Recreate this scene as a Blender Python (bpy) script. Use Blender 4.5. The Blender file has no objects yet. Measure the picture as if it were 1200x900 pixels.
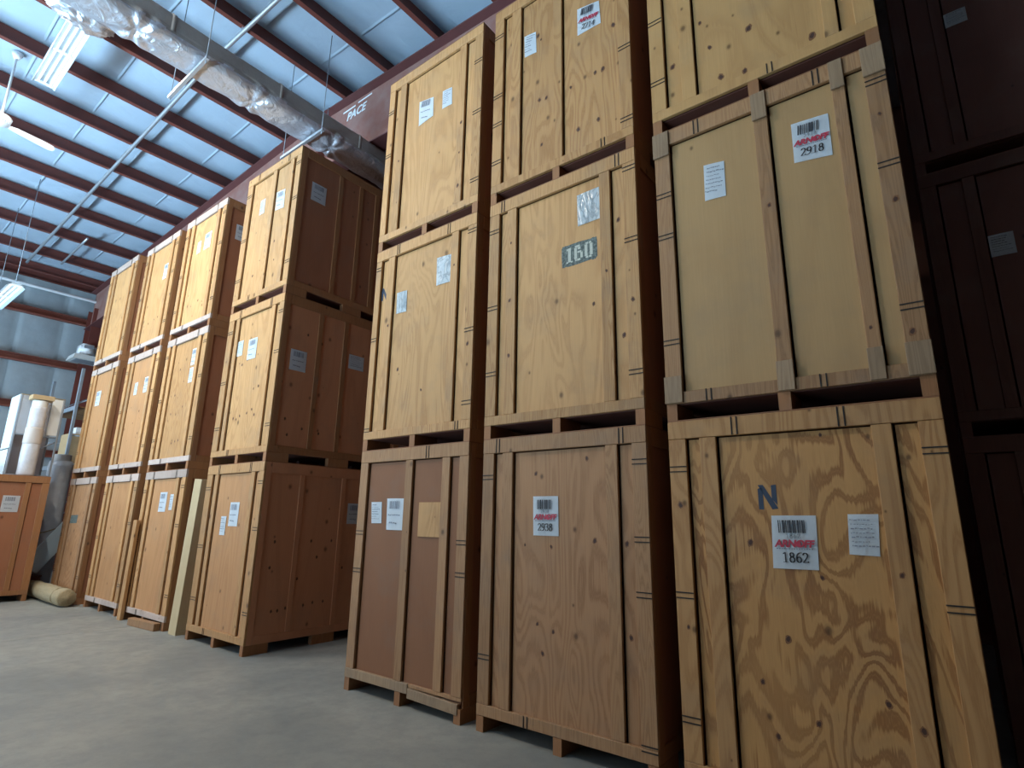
import bpy, bmesh, math, random
from mathutils import Vector, Matrix, noise
random.seed(7)
S = bpy.context.scene
COL = S.collection

# ------------------------------------------------------------------ camera
cam = bpy.data.cameras.new('camera'); camo = bpy.data.objects.new('camera', cam); COL.objects.link(camo)
cam.sensor_fit = 'HORIZONTAL'; cam.sensor_width = 36.0; cam.lens = 659.3854 / 1200 * 36.0
cam.clip_start = 0.05; cam.clip_end = 200
YAW, PITCH, ROLL = (math.radians(a) for a in (38.09223, 13.66947, 0.96435))
F = Vector((-math.sin(YAW) * math.cos(PITCH), math.cos(YAW) * math.cos(PITCH), math.sin(PITCH)))
R = Vector((math.cos(YAW), math.sin(YAW), 0)); U = R.cross(F)
R2 = math.cos(ROLL) * R + math.sin(ROLL) * U; U2 = -math.sin(ROLL) * R + math.cos(ROLL) * U
M = Matrix((R2, U2, -F)).transposed().to_4x4(); M.translation = Vector((-1.24891, -3.58447, 1.54274))
camo.matrix_world = M
S.camera = camo

# ------------------------------------------------------------------ sky, daylight, exposure
W = bpy.data.worlds.new('sky'); S.world = W; W.use_nodes = True
bg = W.node_tree.nodes['Background']; bg.inputs[0].default_value = (0.55, 0.75, 1.0, 1); bg.inputs[1].default_value = 1.0

def area(name, loc, size, power, color, rot, spread=180):
    l = bpy.data.lights.new(name, 'AREA'); l.shape = 'RECTANGLE'; l.size, l.size_y = size
    l.energy = power; l.color = color; l.spread = math.radians(spread)
    o = bpy.data.objects.new(name, l); COL.objects.link(o); o.location = loc; o.rotation_euler = rot
    return o
DOOR_X0, DOOR_X1, DOOR_Z, WALL_Y = -19.0, -4.5, 5.0, -9.5  # opening widened rightward so the uplight reaches more of the ceiling
# daylight through the open roll-up door of the front wall (out of view, left of the camera): sky, and an added uplight that brightens the ceiling like yard bounce
area('door_daylight', ((DOOR_X0 - 12.5) / 2, WALL_Y + 0.05, DOOR_Z / 2), (-12.5 - DOOR_X0 - .1, DOOR_Z - .1), 700, (0.60, 0.80, 1.0), (math.radians(90), 0, 0))
area('added_uplight', ((DOOR_X0 + DOOR_X1) / 2, WALL_Y + 0.5, .4), (DOOR_X1 - DOOR_X0 - .1, 1.2), 2650, (0.50, 0.76, 1.0), (math.radians(148), 0, 0), 115)
S.view_settings.view_transform = 'Standard'; S.view_settings.look = 'None'
S.view_settings.exposure = -0.43; S.view_settings.gamma = 1.0; S.view_settings.use_curve_mapping = False

# ------------------------------------------------------------------ materials
def new_mat(name):
    m = bpy.data.materials.new(name); m.use_nodes = True
    nt = m.node_tree; b = nt.nodes['Principled BSDF']
    return m, nt, b
def nd(nt, t, **kw):
    n = nt.nodes.new(t)
    for k, v in kw.items(): setattr(n, k, v)
    return n
def mathn(nt, op, a, b=None, c=None):
    n = nd(nt, 'ShaderNodeMath', operation=op)
    for i, v in enumerate((a, b, c)):
        if v is None: continue
        if isinstance(v, (int, float)): n.inputs[i].default_value = v
        else: nt.links.new(v, n.inputs[i])
    return n.outputs[0]
def mixc(nt, f, a, b):
    n = nd(nt, 'ShaderNodeMix', data_type='RGBA')
    for i, v in ((0, f), (6, a), (7, b)):
        if isinstance(v, (int, float)): n.inputs[i].default_value = v
        elif isinstance(v, tuple): n.inputs[i].default_value = (*v, 1)
        else: nt.links.new(v, n.inputs[i])
    return n.outputs[2]
def coords(nt, scale, rnd=True):
    tc = nd(nt, 'ShaderNodeTexCoord'); v = tc.outputs['Object']
    if rnd:
        oi = nd(nt, 'ShaderNodeObjectInfo')
        cx = nd(nt, 'ShaderNodeCombineXYZ')
        r = oi.outputs['Random']
        nt.links.new(mathn(nt, 'MULTIPLY', r, 57.3), cx.inputs[0])
        nt.links.new(mathn(nt, 'MULTIPLY', r, 31.7), cx.inputs[1])
        nt.links.new(mathn(nt, 'MULTIPLY', r, 83.1), cx.inputs[2])
        a = nd(nt, 'ShaderNodeVectorMath', operation='ADD'); nt.links.new(v, a.inputs[0]); nt.links.new(cx.outputs[0], a.inputs[1]); v = a.outputs[0]
    mp = nd(nt, 'ShaderNodeMapping'); mp.inputs['Scale'].default_value = scale; nt.links.new(v, mp.inputs[0])
    return mp.outputs[0], v
def noisen(nt, vec, scale, detail=2, rough=.5, dist=0):
    n = nd(nt, 'ShaderNodeTexNoise'); n.inputs['Scale'].default_value = scale; n.inputs['Detail'].default_value = detail
    n.inputs['Roughness'].default_value = rough; n.inputs['Distortion'].default_value = dist
    nt.links.new(vec, n.inputs['Vector']); return n.outputs['Fac']
def ramp(nt, f, stops):
    n = nd(nt, 'ShaderNodeValToRGB'); e = n.color_ramp.elements
    while len(e) < len(stops): e.new(.5)
    for i, (p, c) in enumerate(stops):
        e[i].position = p; e[i].color = (c, c, c, 1) if isinstance(c, (int, float)) else (*c, 1)
    nt.links.new(f, n.inputs[0]); return n.outputs[0]
def bump(nt, b, h, strength, dist=.01):
    n = nd(nt, 'ShaderNodeBump'); n.inputs['Strength'].default_value = strength; n.inputs['Distance'].default_value = dist
    nt.links.new(h, n.inputs['Height']); nt.links.new(n.outputs[0], b.inputs['Normal'])

def wood(name, light, dark, grain=.6, bands=9, stretch=(2.0, 2.0, .55), knots=.0, var=.25, rough=.62, dirt=.25, det=1.6, dist=.35, gr=((0.0, 0), (.45, .12), (.72, .75), (.86, 1.0), (1.0, .55))):
    """plywood / pine: contour bands of a stretched noise = cathedral grain, plus fine fibre, knots and dirt"""
    m, nt, b = new_mat(name)
    v, raw = coords(nt, stretch)
    n = noisen(nt, v, 1.0, det, .5, dist)
    fib, _ = coords(nt, (110, 110, 3.0))
    f = noisen(nt, fib, 1.0, 3, .6)
    x = mathn(nt, 'MULTIPLY_ADD', f, .035, n)
    w = mathn(nt, 'PINGPONG', mathn(nt, 'MULTIPLY', x, bands), .5)
    g = ramp(nt, mathn(nt, 'MULTIPLY', w, 2.0), list(gr))
    big = noisen(nt, raw, 1.3, 3, .55)
    amt = mathn(nt, 'MULTIPLY', g, mathn(nt, 'MULTIPLY', ramp(nt, big, [(.3, .45), (.7, 1.0)]), grain))
    col = mixc(nt, amt, light, dark)
    col = mixc(nt, mathn(nt, 'MULTIPLY', f, .35), col, tuple(c * .62 for c in dark))
    # per-board tone
    oi = nd(nt, 'ShaderNodeObjectInfo')
    hsv = nd(nt, 'ShaderNodeHueSaturation')
    nt.links.new(col, hsv.inputs['Color'])
    nt.links.new(mathn(nt, 'MULTIPLY_ADD', oi.outputs['Random'], var, 1 - var * .55), hsv.inputs['Value'])
    col = hsv.outputs[0]
    if knots > 0:
        sx = nd(nt, 'ShaderNodeSeparateXYZ'); nt.links.new(raw, sx.inputs[0])
        cb = nd(nt, 'ShaderNodeCombineXYZ')
        nt.links.new(mathn(nt, 'ADD', sx.outputs[0], sx.outputs[1]), cb.inputs[0])
        nt.links.new(mathn(nt, 'MULTIPLY', sx.outputs[2], .75), cb.inputs[1])
        vo = nd(nt, 'ShaderNodeTexVoronoi', voronoi_dimensions='2D'); vo.inputs['Scale'].default_value = 3.4; vo.inputs['Randomness'].default_value = 1
        nt.links.new(cb.outputs[0], vo.inputs['Vector'])
        sc = nd(nt, 'ShaderNodeSeparateColor'); nt.links.new(vo.outputs['Color'], sc.inputs[0])
        gate = mathn(nt, 'LESS_THAN', sc.outputs[0], knots)
        rad = mathn(nt, 'MULTIPLY_ADD', sc.outputs[1], .10, .04)
        d = mathn(nt, 'DIVIDE', mathn(nt, 'MULTIPLY_ADD', f, .02, vo.outputs['Distance']), rad)
        k = mathn(nt, 'MULTIPLY', ramp(nt, d, [(0.15, 1), (.5, .75), (.62, .35), (1.0, 0)]), gate)
        col = mixc(nt, mathn(nt, 'MULTIPLY', k, .85), col, tuple(c * .28 for c in dark))
    if dirt:
        dn = noisen(nt, raw, 2.3, 5, .65)
        col = mixc(nt, mathn(nt, 'MULTIPLY', ramp(nt, dn, [(.5, 0), (.75, 1)]), dirt), col, (.16, .13, .10))
    nt.links.new(col, b.inputs['Base Color']); b.inputs['Roughness'].default_value = rough
    b.inputs['Specular IOR Level'].default_value = .35
    bump(nt, b, mathn(nt, 'MULTIPLY_ADD', g, -.4, f), .25, .002)
    return m

def plain(name, col, rough=.6, metal=0, nscale=0, namt=.2, dark=None, bmp=0, emit=0, spec=.5, bdist=.01):
    m, nt, b = new_mat(name)
    b.inputs['Roughness'].default_value = rough; b.inputs['Metallic'].default_value = metal; b.inputs['Specular IOR Level'].default_value = spec
    if nscale:
        v, raw = coords(nt, (1, 1, 1), False); n = noisen(nt, v, nscale, 5, .6)
        c = mixc(nt, mathn(nt, 'MULTIPLY', ramp(nt, n, [(.35, 0), (.7, 1)]), namt), col, dark or tuple(x * .5 for x in col))
        nt.links.new(c, b.inputs['Base Color'])
        if bmp: bump(nt, b, n, bmp, bdist)
    else: b.inputs['Base Color'].default_value = (*col, 1)
    if emit: b.inputs['Emission Color'].default_value = (*col, 1); b.inputs['Emission Strength'].default_value = emit
    return m

MT = dict(
    ply_strong=wood('ply_strong_grain', (.53, .285, .10), (.235, .095, .027), 1.0, 17, (2.1, 2.1, .75), .34, .0, det=2.6, dist=.9, gr=((0.0, .1), (.38, .0), (.55, .35), (.68, .95), (.9, 1.0), (1.0, .7))),
    ply_gold=wood('ply_gold', (.48, .265, .105), (.29, .13, .042), .75, 17, (2.6, 2.6, .55), .55, .12, det=2.2, dist=.6),
    ply_knotty=wood('ply_knotty', (.52, .30, .115), (.33, .155, .05), .4, 9, (1.6, 1.6, .6), .8, .1),
    ply_pale=wood('ply_pale', (.565, .322, .132), (.34, .16, .054), .65, 15, (2.5, 2.5, .5), .3, .12, det=2.4, dist=.6),
    ply_tan=wood('ply_tan', (.43, .265, .115), (.34, .195, .08), .35, 5, (1.4, 1.4, .5), .05, .0, dirt=.2),
    ply_brown=wood('ply_brown', (.42, .225, .105), (.25, .115, .047), .85, 22, (2.3, 2.3, .45), .45, .08, det=2.2, dist=.5),
    ply_orange=wood('ply_orange', (.48, .25, .105), (.32, .14, .05), .5, 12, (3, 3, .35), .45, .14),
    hardboard=wood('hardboard_brown', (.235, .10, .041), (.185, .072, .028), .4, 3, (1.5, 1.5, .6), .0, .0, dirt=.3),
    side=wood('side_ply', (.33, .135, .066), (.24, .092, .042), .45, 6, (2, 2, .4), .35, .08),
    side_pale_lit=wood('side_ply_pale_lit', (.50, .225, .11), (.38, .155, .07), .45, 6, (2, 2, .4), .7, .08),  # paler, redder ply; tone also lifted to stand in for floor bounce
    lum_pale=wood('pale_lumber', (.50, .40, .34), (.36, .27, .22), .6, 20, (7, 7, .4), .2, .25, dirt=.4),
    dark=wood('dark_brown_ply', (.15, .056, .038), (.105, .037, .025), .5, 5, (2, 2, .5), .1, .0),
    lum=wood('pine_lumber', (.52, .295, .122), (.30, .135, .046), .75, 22, (7, 7, .4), .34, .32, dirt=.4, det=2.2),
    lum_brown=wood('brown_lumber', (.38, .21, .098), (.22, .108, .045), .75, 24, (7, 7, .4), .34, .25, dirt=.4, det=2.2),
    lum_red=wood('red_lumber', (.32, .145, .058), (.22, .095, .034), .5, 16, (7, 7, .4), .2, .2, dirt=.3),
    lum_grey=wood('weathered_lumber', (.34, .23, .135), (.20, .125, .07), .7, 20, (7, 7, .4), .2, .3, dirt=.5),
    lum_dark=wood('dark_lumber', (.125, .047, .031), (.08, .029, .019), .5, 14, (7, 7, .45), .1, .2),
    board=wood('tan_board', (.55, .43, .25), (.45, .33, .17), .3, 6, (2, 2, .3), 0, .1, dirt=.15),
    black=plain('dark_groove', (.012, .01, .009), .8),
    paper=plain('white_paper', (.80, .86, .90), .45, nscale=40, namt=.08),
    sleeve=None, ink=plain('black_ink', (.03, .035, .045), .6), greyink=plain('grey_ink', (.22, .25, .3), .6),
    red=plain('red_ink', (.42, .03, .06), .6), blue=plain('blue_marker', (.02, .035, .065), .6),
    steel_red=plain('red_oxide_steel', (.20, .055, .035), .5, nscale=3, namt=.35, dark=(.28, .12, .09)),
    steel_dark=plain('red_oxide_purlin', (.15, .036, .024), .55, nscale=4, namt=.4, dark=(.09, .03, .025)),
    flange=plain('shaded_red_flange', (.12, .04, .038), .55, nscale=4, namt=.3),  # darker than the web: flange shade put into the colour
    web=plain('dusty_red_web', (.27, .115, .09), .6, nscale=4, namt=.7, dark=(.33, .22, .19)),
    galv=plain('galvanised', (.52, .56, .6), .42, .75, nscale=20, namt=.25),
    galv_dark=plain('grey_steel', (.28, .32, .36), .5, .4),
    white=plain('white_enamel', (.82, .86, .88), .35),
    offwhite=plain('offwhite_plastic', (.66, .68, .66), .5),
    concrete=None, blanket=None, foil=None,
    cardboard=plain('cardboard', (.42, .30, .16), .8, nscale=6, namt=.15),
    burlap=plain('burlap', (.36, .29, .17), .9, nscale=30, namt=.5, bmp=.6),
    cream=plain('cream_wrap', (.50, .46, .42), .55, nscale=5, namt=.2, bmp=.3),
    plastic=plain('milky_plastic', (.55, .57, .60), .3, nscale=9, namt=.3, bmp=.6, bdist=.02),
    clear=None, panel_white=plain('white_panel', (.74, .90, .95), .3),
    mauve=plain('mauve_panel', (.5, .47, .50), .5, nscale=3, namt=.25),
    lamp_metal=plain('lamp_reflector', (.42, .52, .58), .35),
    duct_shade=plain('shaded_duct_foil', (.36, .335, .305), .55, .1, nscale=6, namt=.35, bmp=.35, bdist=.02),  # duct sides: their shade painted as a greyer, duller foil
    tube=plain('lamp_tube', (.93, .98, 1.0), .4, emit=2.0),
    stencil_w=plain('pale_stencil', (.48, .50, .42), .7, nscale=60, namt=.35),
)
def mk_concrete():
    m, nt, b = new_mat('concrete')
    v, raw = coords(nt, (1, 1, 1), False)
    n1 = noisen(nt, v, .6, 5, .6, .5); n2 = noisen(nt, v, 6, 6, .7); n3 = noisen(nt, v, 90, 2, .6)
    c = mixc(nt, ramp(nt, n1, [(.36, 0), (.64, 1)]), (.185, .195, .185), (.31, .305, .265))
    c = mixc(nt, mathn(nt, 'MULTIPLY', ramp(nt, n2, [(.42, 0), (.72, 1)]), .5), c, (.16, .172, .168))
    c = mixc(nt, mathn(nt, 'MULTIPLY', n3, .3), c, (.15, .16, .155))
    nt.links.new(c, b.inputs['Base Color'])
    nt.links.new(mathn(nt, 'MULTIPLY_ADD', n2, .25, .38), b.inputs['Roughness'])
    bump(nt, b, n3, .12, .002); return m
def mk_blanket():
    m, nt, b = new_mat('insulation_facing')
    v, raw = coords(nt, (1.0, .5, 1), False)
    n = noisen(nt, v, 3.5, 4, .6, .6)
    c = mixc(nt, mathn(nt, 'MULTIPLY', n, .35), (.66, .78, .88), (.54, .66, .77))
    nt.links.new(c, b.inputs['Base Color']); b.inputs['Roughness'].default_value = .42
    bump(nt, b, n, .5, .03); return m
def mk_foil():
    m, nt, b = new_mat('foil_wrap')
    v, raw = coords(nt, (1, .8, 1), False)
    n = noisen(nt, v, 8, 3, .5, 1.8)
    nt.links.new(mixc(nt, n, (.72, .74, .80), (.52, .53, .57)), b.inputs['Base Color'])
    b.inputs['Metallic'].default_value = .7; b.inputs['Roughness'].default_value = .36
    bump(nt, b, n, .5, .045); return m
def mk_sleeve():
    m, nt, b = new_mat('crinkled_sleeve')
    v, raw = coords(nt, (9, 9, 5)); n = noisen(nt, v, 1.0, 3, .55, 1.6)
    g = ramp(nt, n, [(.45, 0), (.52, 1), (.57, 0)])
    nt.links.new(mixc(nt, mathn(nt, 'MULTIPLY', g, .6), (.74, .80, .82), (.26, .32, .35)), b.inputs['Base Color'])
    b.inputs['Roughness'].default_value = .18; bump(nt, b, n, .8, .02); return m
def mk_spray():
    m, nt, b = new_mat('sprayed_paint')
    v, raw = coords(nt, (1, 1, 1), False)
    n = noisen(nt, v, 45, 3, .6)
    nt.links.new(mixc(nt, ramp(nt, n, [(.4, 0), (.65, 1)]), (.05, .07, .065), (.16, .19, .17)), b.inputs['Base Color']); b.inputs['Roughness'].default_value = .75
    return m
def mk_clear():
    m, nt, b = new_mat('clear_film')
    b.inputs['Base Color'].default_value = (.75, .8, .85, 1); b.inputs['Roughness'].default_value = .12; b.inputs['Alpha'].default_value = .3
    return m
MT['concrete'] = mk_concrete(); MT['blanket'] = mk_blanket(); MT['foil'] = mk_foil(); MT['sleeve'] = mk_sleeve(); MT['spray'] = mk_spray(); MT['clear'] = mk_clear()

# ------------------------------------------------------------------ geometry helpers
def link(name, me, mat=None, parent=None, loc=(0, 0, 0), rot=(0, 0, 0)):
    o = bpy.data.objects.new(name, me); COL.objects.link(o)
    if mat is not None and me is not None and not me.materials: me.materials.append(mat)
    if parent: o.parent = parent
    o.location = loc; o.rotation_euler = rot
    return o
def thing(name, label, cat, loc=(0, 0, 0), rot=(0, 0, 0), group=None):
    o = bpy.data.objects.new(name, None); COL.objects.link(o); o.location = loc; o.rotation_euler = rot
    o.empty_display_size = .1; o['label'] = label; o['category'] = cat
    if group: o['group'] = group
    return o
def tag(o, label, cat, group=None):
    o['label'] = label; o['category'] = cat
    if group: o['group'] = group
    return o
def fin(bm, name, smooth=False):
    me = bpy.data.meshes.new(name); bm.normal_update(); bm.to_mesh(me); bm.free()
    if smooth:
        for p in me.polygons: p.use_smooth = True
    return me
def add_box(bm, a, b):
    vs = [bm.verts.new((x, y, z)) for x in (a[0], b[0]) for y in (a[1], b[1]) for z in (a[2], b[2])]
    for f in ((0, 1, 3, 2), (4, 6, 7, 5), (0, 4, 5, 1), (2, 3, 7, 6), (0, 2, 6, 4), (1, 5, 7, 3)): bm.faces.new([vs[i] for i in f])
    return vs
_cache = {}
def box_me(sx, sy, sz, mat, bev=.003, name='box'):
    """box of these dims with its min corner at the origin; shared per size and material"""
    k = (round(sx, 3), round(sy, 3), round(sz, 3), mat.name, bev)
    if k in _cache: return _cache[k]
    bm = bmesh.new(); add_box(bm, (0, 0, 0), (sx, sy, sz))
    if bev: bmesh.ops.bevel(bm, geom=bm.edges[:], offset=min(bev, sx / 3, sy / 3, sz / 3), segments=1, affect='EDGES')
    me = fin(bm, name); me.materials.append(mat); _cache[k] = me
    return me
def box(name, a, b, mat, parent=None, bev=.003):
    lo = [min(a[i], b[i]) for i in range(3)]; d = [abs(a[i] - b[i]) for i in range(3)]
    return link(name, box_me(*d, mat, bev, name), None, parent, lo)
def tube_me(pts, r, seg=10, name='tube', cap=True):
    bm = bmesh.new(); rings = []; n = len(pts); pts = [Vector(p) for p in pts]
    rad = r if isinstance(r, (list, tuple)) else [r] * n
    up = Vector((0, 0, 1))
    for i, p in enumerate(pts):
        t = (pts[min(i + 1, n - 1)] - pts[max(i - 1, 0)]).normalized()
        ref = up if abs(t.dot(up)) < .95 else Vector((1, 0, 0))
        u = t.cross(ref).normalized(); v = t.cross(u)
        rings.append([bm.verts.new(p + rad[i] * (math.cos(a) * u + math.sin(a) * v)) for a in [2 * math.pi * k / seg for k in range(seg)]])
    for a, b in zip(rings, rings[1:]):
        for k in range(seg): bm.faces.new((a[k], a[(k + 1) % seg], b[(k + 1) % seg], b[k]))
    if cap: bm.faces.new(rings[0][::-1]); bm.faces.new(rings[-1])
    bmesh.ops.recalc_face_normals(bm, faces=bm.faces[:])
    me = fin(bm, name, True)
    return me
def prism_me(poly, y0, y1, name, axis='y'):
    """extrude a 2-D outline (u,z) along y"""
    bm = bmesh.new()
    A = [bm.verts.new((u, y0, z)) for u, z in poly]; B = [bm.verts.new((u, y1, z)) for u, z in poly]
    bm.faces.new(A); bm.faces.new(B[::-1])
    for i in range(len(poly)):
        j = (i + 1) % len(poly); bm.faces.new((A[i], B[i], B[j], A[j]))
    bmesh.ops.recalc_face_normals(bm, faces=bm.faces[:])
    return fin(bm, name)

# ------------------------------------------------------------------ lettering
_txt = {}
def text_me(s, size, bold=0.0, shear=0.0, spacing=1.0, key=''):
    k = (s, size, bold, shear, spacing, key)
    if k in _txt: return _txt[k]
    c = bpy.data.curves.new('lettering', 'FONT'); c.body = s; c.size = size; c.offset = bold; c.shear = shear; c.space_character = spacing
    c.align_x = 'CENTER'; c.align_y = 'CENTER'; c.extrude = .0004; c.resolution_u = 3
    o = bpy.data.objects.new('lettering', c); COL.objects.link(o)
    dg = bpy.context.evaluated_depsgraph_get(); me = bpy.data.meshes.new_from_object(o.evaluated_get(dg))
    bpy.data.objects.remove(o); bpy.data.curves.remove(c)
    _txt[k] = me; return me
def arc(cx, cy, rx, ry, a0, a1, n=14):
    return [(cx + rx * math.cos(math.radians(a0 + (a1 - a0) * i / n)), cy + ry * math.sin(math.radians(a0 + (a1 - a0) * i / n))) for i in range(n + 1)]
# digits with a broad-nib pen (thick stems, thin bows) in a 0.6 x 1 box: looks like book-face serif figures
DIG = {
    '1': [[(.12, .84), (.30, .97), (.30, .03)], [(.12, .03), (.48, .03)]],
    '2': [arc(.29, .73, .20, .24, 170, -20) + [(.40, .50), (.08, .05)], [(.08, .05), (.50, .05), (.52, .16)]],
    '3': [arc(.27, .75, .19, .22, 160, -70) + [(.24, .53)], [(.24, .53)] + arc(.26, .28, .23, .25, 80, -160)],
    '4': [[(.40, .03), (.40, .97), (.05, .33), (.54, .33)], [(.28, .03), (.52, .03)]],
    '6': [arc(.48, .50, .36, .47, 80, 180, 8) + arc(.31, .30, .20, .27, 180, 540, 20)],
    '7': [[(.08, .80), (.08, .95), (.52, .95), (.24, .03)]],
    '8': [arc(.30, .75, .17, .21, 90, 450, 18), arc(.30, .28, .21, .26, 90, 450, 18)],
    '9': [arc(.12, .50, .36, .47, -100, 0, 8) + arc(.29, .70, .20, .27, 0, 360, 20)],
}
def digits_me(s, h, nx=.13, nz=.05, adv=.62):
    k = ('dig', s, h, nx)
    if k in _txt: return _txt[k]
    bm = bmesh.new(); tot = len(s) * adv
    for i, ch in enumerate(s):
        for line in DIG[ch]:
            for p, q in zip(line, line[1:]):
                cs = []
                for (x, z) in (p, q):
                    for dx in (-nx / 2, nx / 2):
                        for dz in (-nz / 2, nz / 2): cs.append(((x + dx - tot / 2 + i * adv) * h, (z + dz - .5) * h))
                # convex hull (monotone chain)
                cs = sorted(set(cs)); lo = []; hi = []
                cr = lambda o, a, b: (a[0] - o[0]) * (b[1] - o[1]) - (a[1] - o[1]) * (b[0] - o[0])
                for c in cs:
                    while len(lo) > 1 and cr(lo[-2], lo[-1], c) <= 0: lo.pop()
                    lo.append(c)
                for c in cs[::-1]:
                    while len(hi) > 1 and cr(hi[-2], hi[-1], c) <= 0: hi.pop()
                    hi.append(c)
                bm.faces.new([bm.verts.new((x, z, 0)) for x, z in lo[:-1] + hi[:-1]])
    me = fin(bm, 'digits'); _txt[k] = me; return me
RX = math.radians(90)   # text lies in XZ facing -Y

def sheet_me(quad, mat, thick=.002, bow=.004, curl=0, n=4):
    """paper: slightly bowed thin sheet over four corners (u,z), facing -Y, centred outside"""
    bm = bmesh.new(); P = [Vector((u, 0, z)) for u, z in quad]  # tl tr br bl
    g = []
    for i in range(n + 1):
        row = []
        for j in range(n + 1):
            s, t = j / n, i / n
            p = (P[0] * (1 - s) + P[1] * s) * (1 - t) + (P[3] * (1 - s) + P[2] * s) * t
            p.y = -bow * math.sin(math.pi * s) * .5 - curl * max(0, s + t - 1.3) ** 2
            row.append(bm.verts.new(p))
        g.append(row)
    for i in range(n):
        for j in range(n): bm.faces.new((g[i][j], g[i + 1][j], g[i + 1][j + 1], g[i][j + 1]))
    r = bmesh.ops.solidify(bm, geom=bm.faces[:], thickness=thick)
    bmesh.ops.recalc_face_normals(bm, faces=bm.faces[:])
    me = fin(bm, 'sheet'); me.materials.append(mat); return me
def bars_me(w, h, seed, mat, vertical=True, dens=.5, n=26):
    k = ('bars', round(w, 3), round(h, 3), seed, mat.name)
    if k in _cache: return _cache[k]
    rr = random.Random(seed); bm = bmesh.new(); x = 0
    while x < w:
        b = w / n * rr.choice((.7, 1, 1.6, 2.3)); 
        if x + b > w: break
        a = [(x - w / 2, -h / 2), (x + b - w / 2, -h / 2), (x + b - w / 2, h / 2), (x - w / 2, h / 2)]
        if not vertical: a = [(q, p) for p, q in a]
        bm.faces.new([bm.verts.new((p, 0, q)) for p, q in a]); x += b + w / n * rr.choice((.6, .9, 1.3))
    bmesh.ops.recalc_face_normals(bm, faces=bm.faces[:])
    me = fin(bm, 'bars'); me.materials.append(mat); _cache[k] = me; return me
def lines_me(w, h, rows, seed, mat):
    """rows of printed or handwritten words too small to read"""
    k = ('lines', round(w, 3), round(h, 3), rows, seed, mat.name)
    if k in _cache: return _cache[k]
    rr = random.Random(seed); bm = bmesh.new()
    for i in range(rows):
        z = h / 2 - (i + .5) * h / rows; x = -w / 2; end = w / 2 - rr.random() * w * .5; th = h / rows * rr.uniform(.12, .3)
        while x < end:
            b = w * rr.uniform(.04, .16)
            dz = rr.uniform(-.08, .08) * h / rows
            bm.faces.new([bm.verts.new((p, 0, q)) for p, q in ((x, z + dz), (x + b, z + dz), (x + b, z + dz + th), (x, z + dz + th))]); x += b + w * .03
    me = fin(bm, 'lines'); me.materials.append(mat); _cache[k] = me; return me
PAPER_T = .004
def sticker(parent, quad, number=None, readable=False, y=0.0, kind='label', seed=1, side=False):
    """white barcode label: sheet with barcode, logo and number as sub-parts. quad = tl,tr,br,bl in (u,z)"""
    rot = (0, 0, RX) if side else (0, 0, 0)
    cx = sum(q[0] for q in quad) / 4; cz = sum(q[1] for q in quad) / 4
    if side: loc = (y, cx, cz)
    else: loc = (cx, y, cz)
    q = [(a - cx, b - cz) for a, b in quad]
    w = abs(q[1][0] - q[0][0]); h = abs(q[0][1] - q[3][1]); tilt = math.atan2(q[1][1] - q[0][1], w)
    mat = MT['sleeve'] if kind == 'foil' else MT['paper']
    nm = {'label': 'barcode_label', 'tag': 'paper_tag', 'foil': 'plastic_sleeve'}[kind]
    s = link(nm, sheet_me(q, mat, PAPER_T, .004, .1 if kind == 'curl' else 0), None, parent, loc, rot)
    f = -.0075
    if kind == 'label':
        bc_ = link('barcode', bars_me(w * .62, h * .24, seed, MT['ink'] if readable else MT['greyink']), None, s, (-w * .02, f, h * .29), (0, -tilt, 0)); bc_['kind'] = 'stuff'
        red = MT['red'] if readable else MT['greyink']
        if readable:
            me = text_me('ARN\u25CFFF', h * .19, .0016, .22, .92)
            if 'arn' not in _txt:
                _txt['arn'] = True
            l = link('logo', text_me('ARNOFF', h * .185, .0022, .2, .95).copy(), red, s, (-.002, f, -h * .035), (RX, -tilt, 0))
            bm = bmesh.new()
            for i in range(12):   # globe in the O of the logo
                a0, a1 = 2 * math.pi * i / 12, 2 * math.pi * (i + 1) / 12; r = h * .052
                bm.faces.new([bm.verts.new((0, 0, 0)), bm.verts.new((r * math.cos(a0), 0, r * math.sin(a0))), bm.verts.new((r * math.cos(a1), 0, r * math.sin(a1)))])
            link('globe', fin(bm, 'globe'), red, s, (h * .055 if False else w * .085, f - .0006, -h * .035), (0, -tilt, 0))
            bm = bmesh.new(); 
            for i in range(15):
                x = -w * .41 + i * w * .055
                add_box(bm, (x, -.0004, -h * .008), (x + w * .04, .0004, h * .008))
            link('strapline', fin(bm, 'strapline'), MT['greyink'], s, (0, f, -h * .125), (0, -tilt, 0))
        else:
            link('logo', lines_me(w * .75, h * .14, 1, 3, red), None, s, (0, f, -h * .04), (0, -tilt, 0))
        if number and readable:
            link('number', digits_me(number, h * .19), MT['ink'], s, (.0, f, -h * .285), (RX, -tilt, 0))
            link('small_number', digits_me(number, h * .085, .1, .06, .8), MT['greyink'], s, (0, f, h * .115), (RX, -tilt, 0))
        else:
            link('number', lines_me(w * .6, h * .16, 1, 5, MT['greyink']), None, s, (0, f, -h * .3), (0, -tilt, 0))
    elif kind == 'tag':
        pr_ = link('printed_lines', lines_me(w * .8, h * .75, 7, seed, MT['greyink']), None, s, (0, f, h * .03), (0, -tilt, 0)); pr_['kind'] = 'stuff'
    return s
def std_quad(u, z, w=.23, h=.295): return [(u, z), (u + w, z), (u + w, z - h), (u, z - h)]

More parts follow.
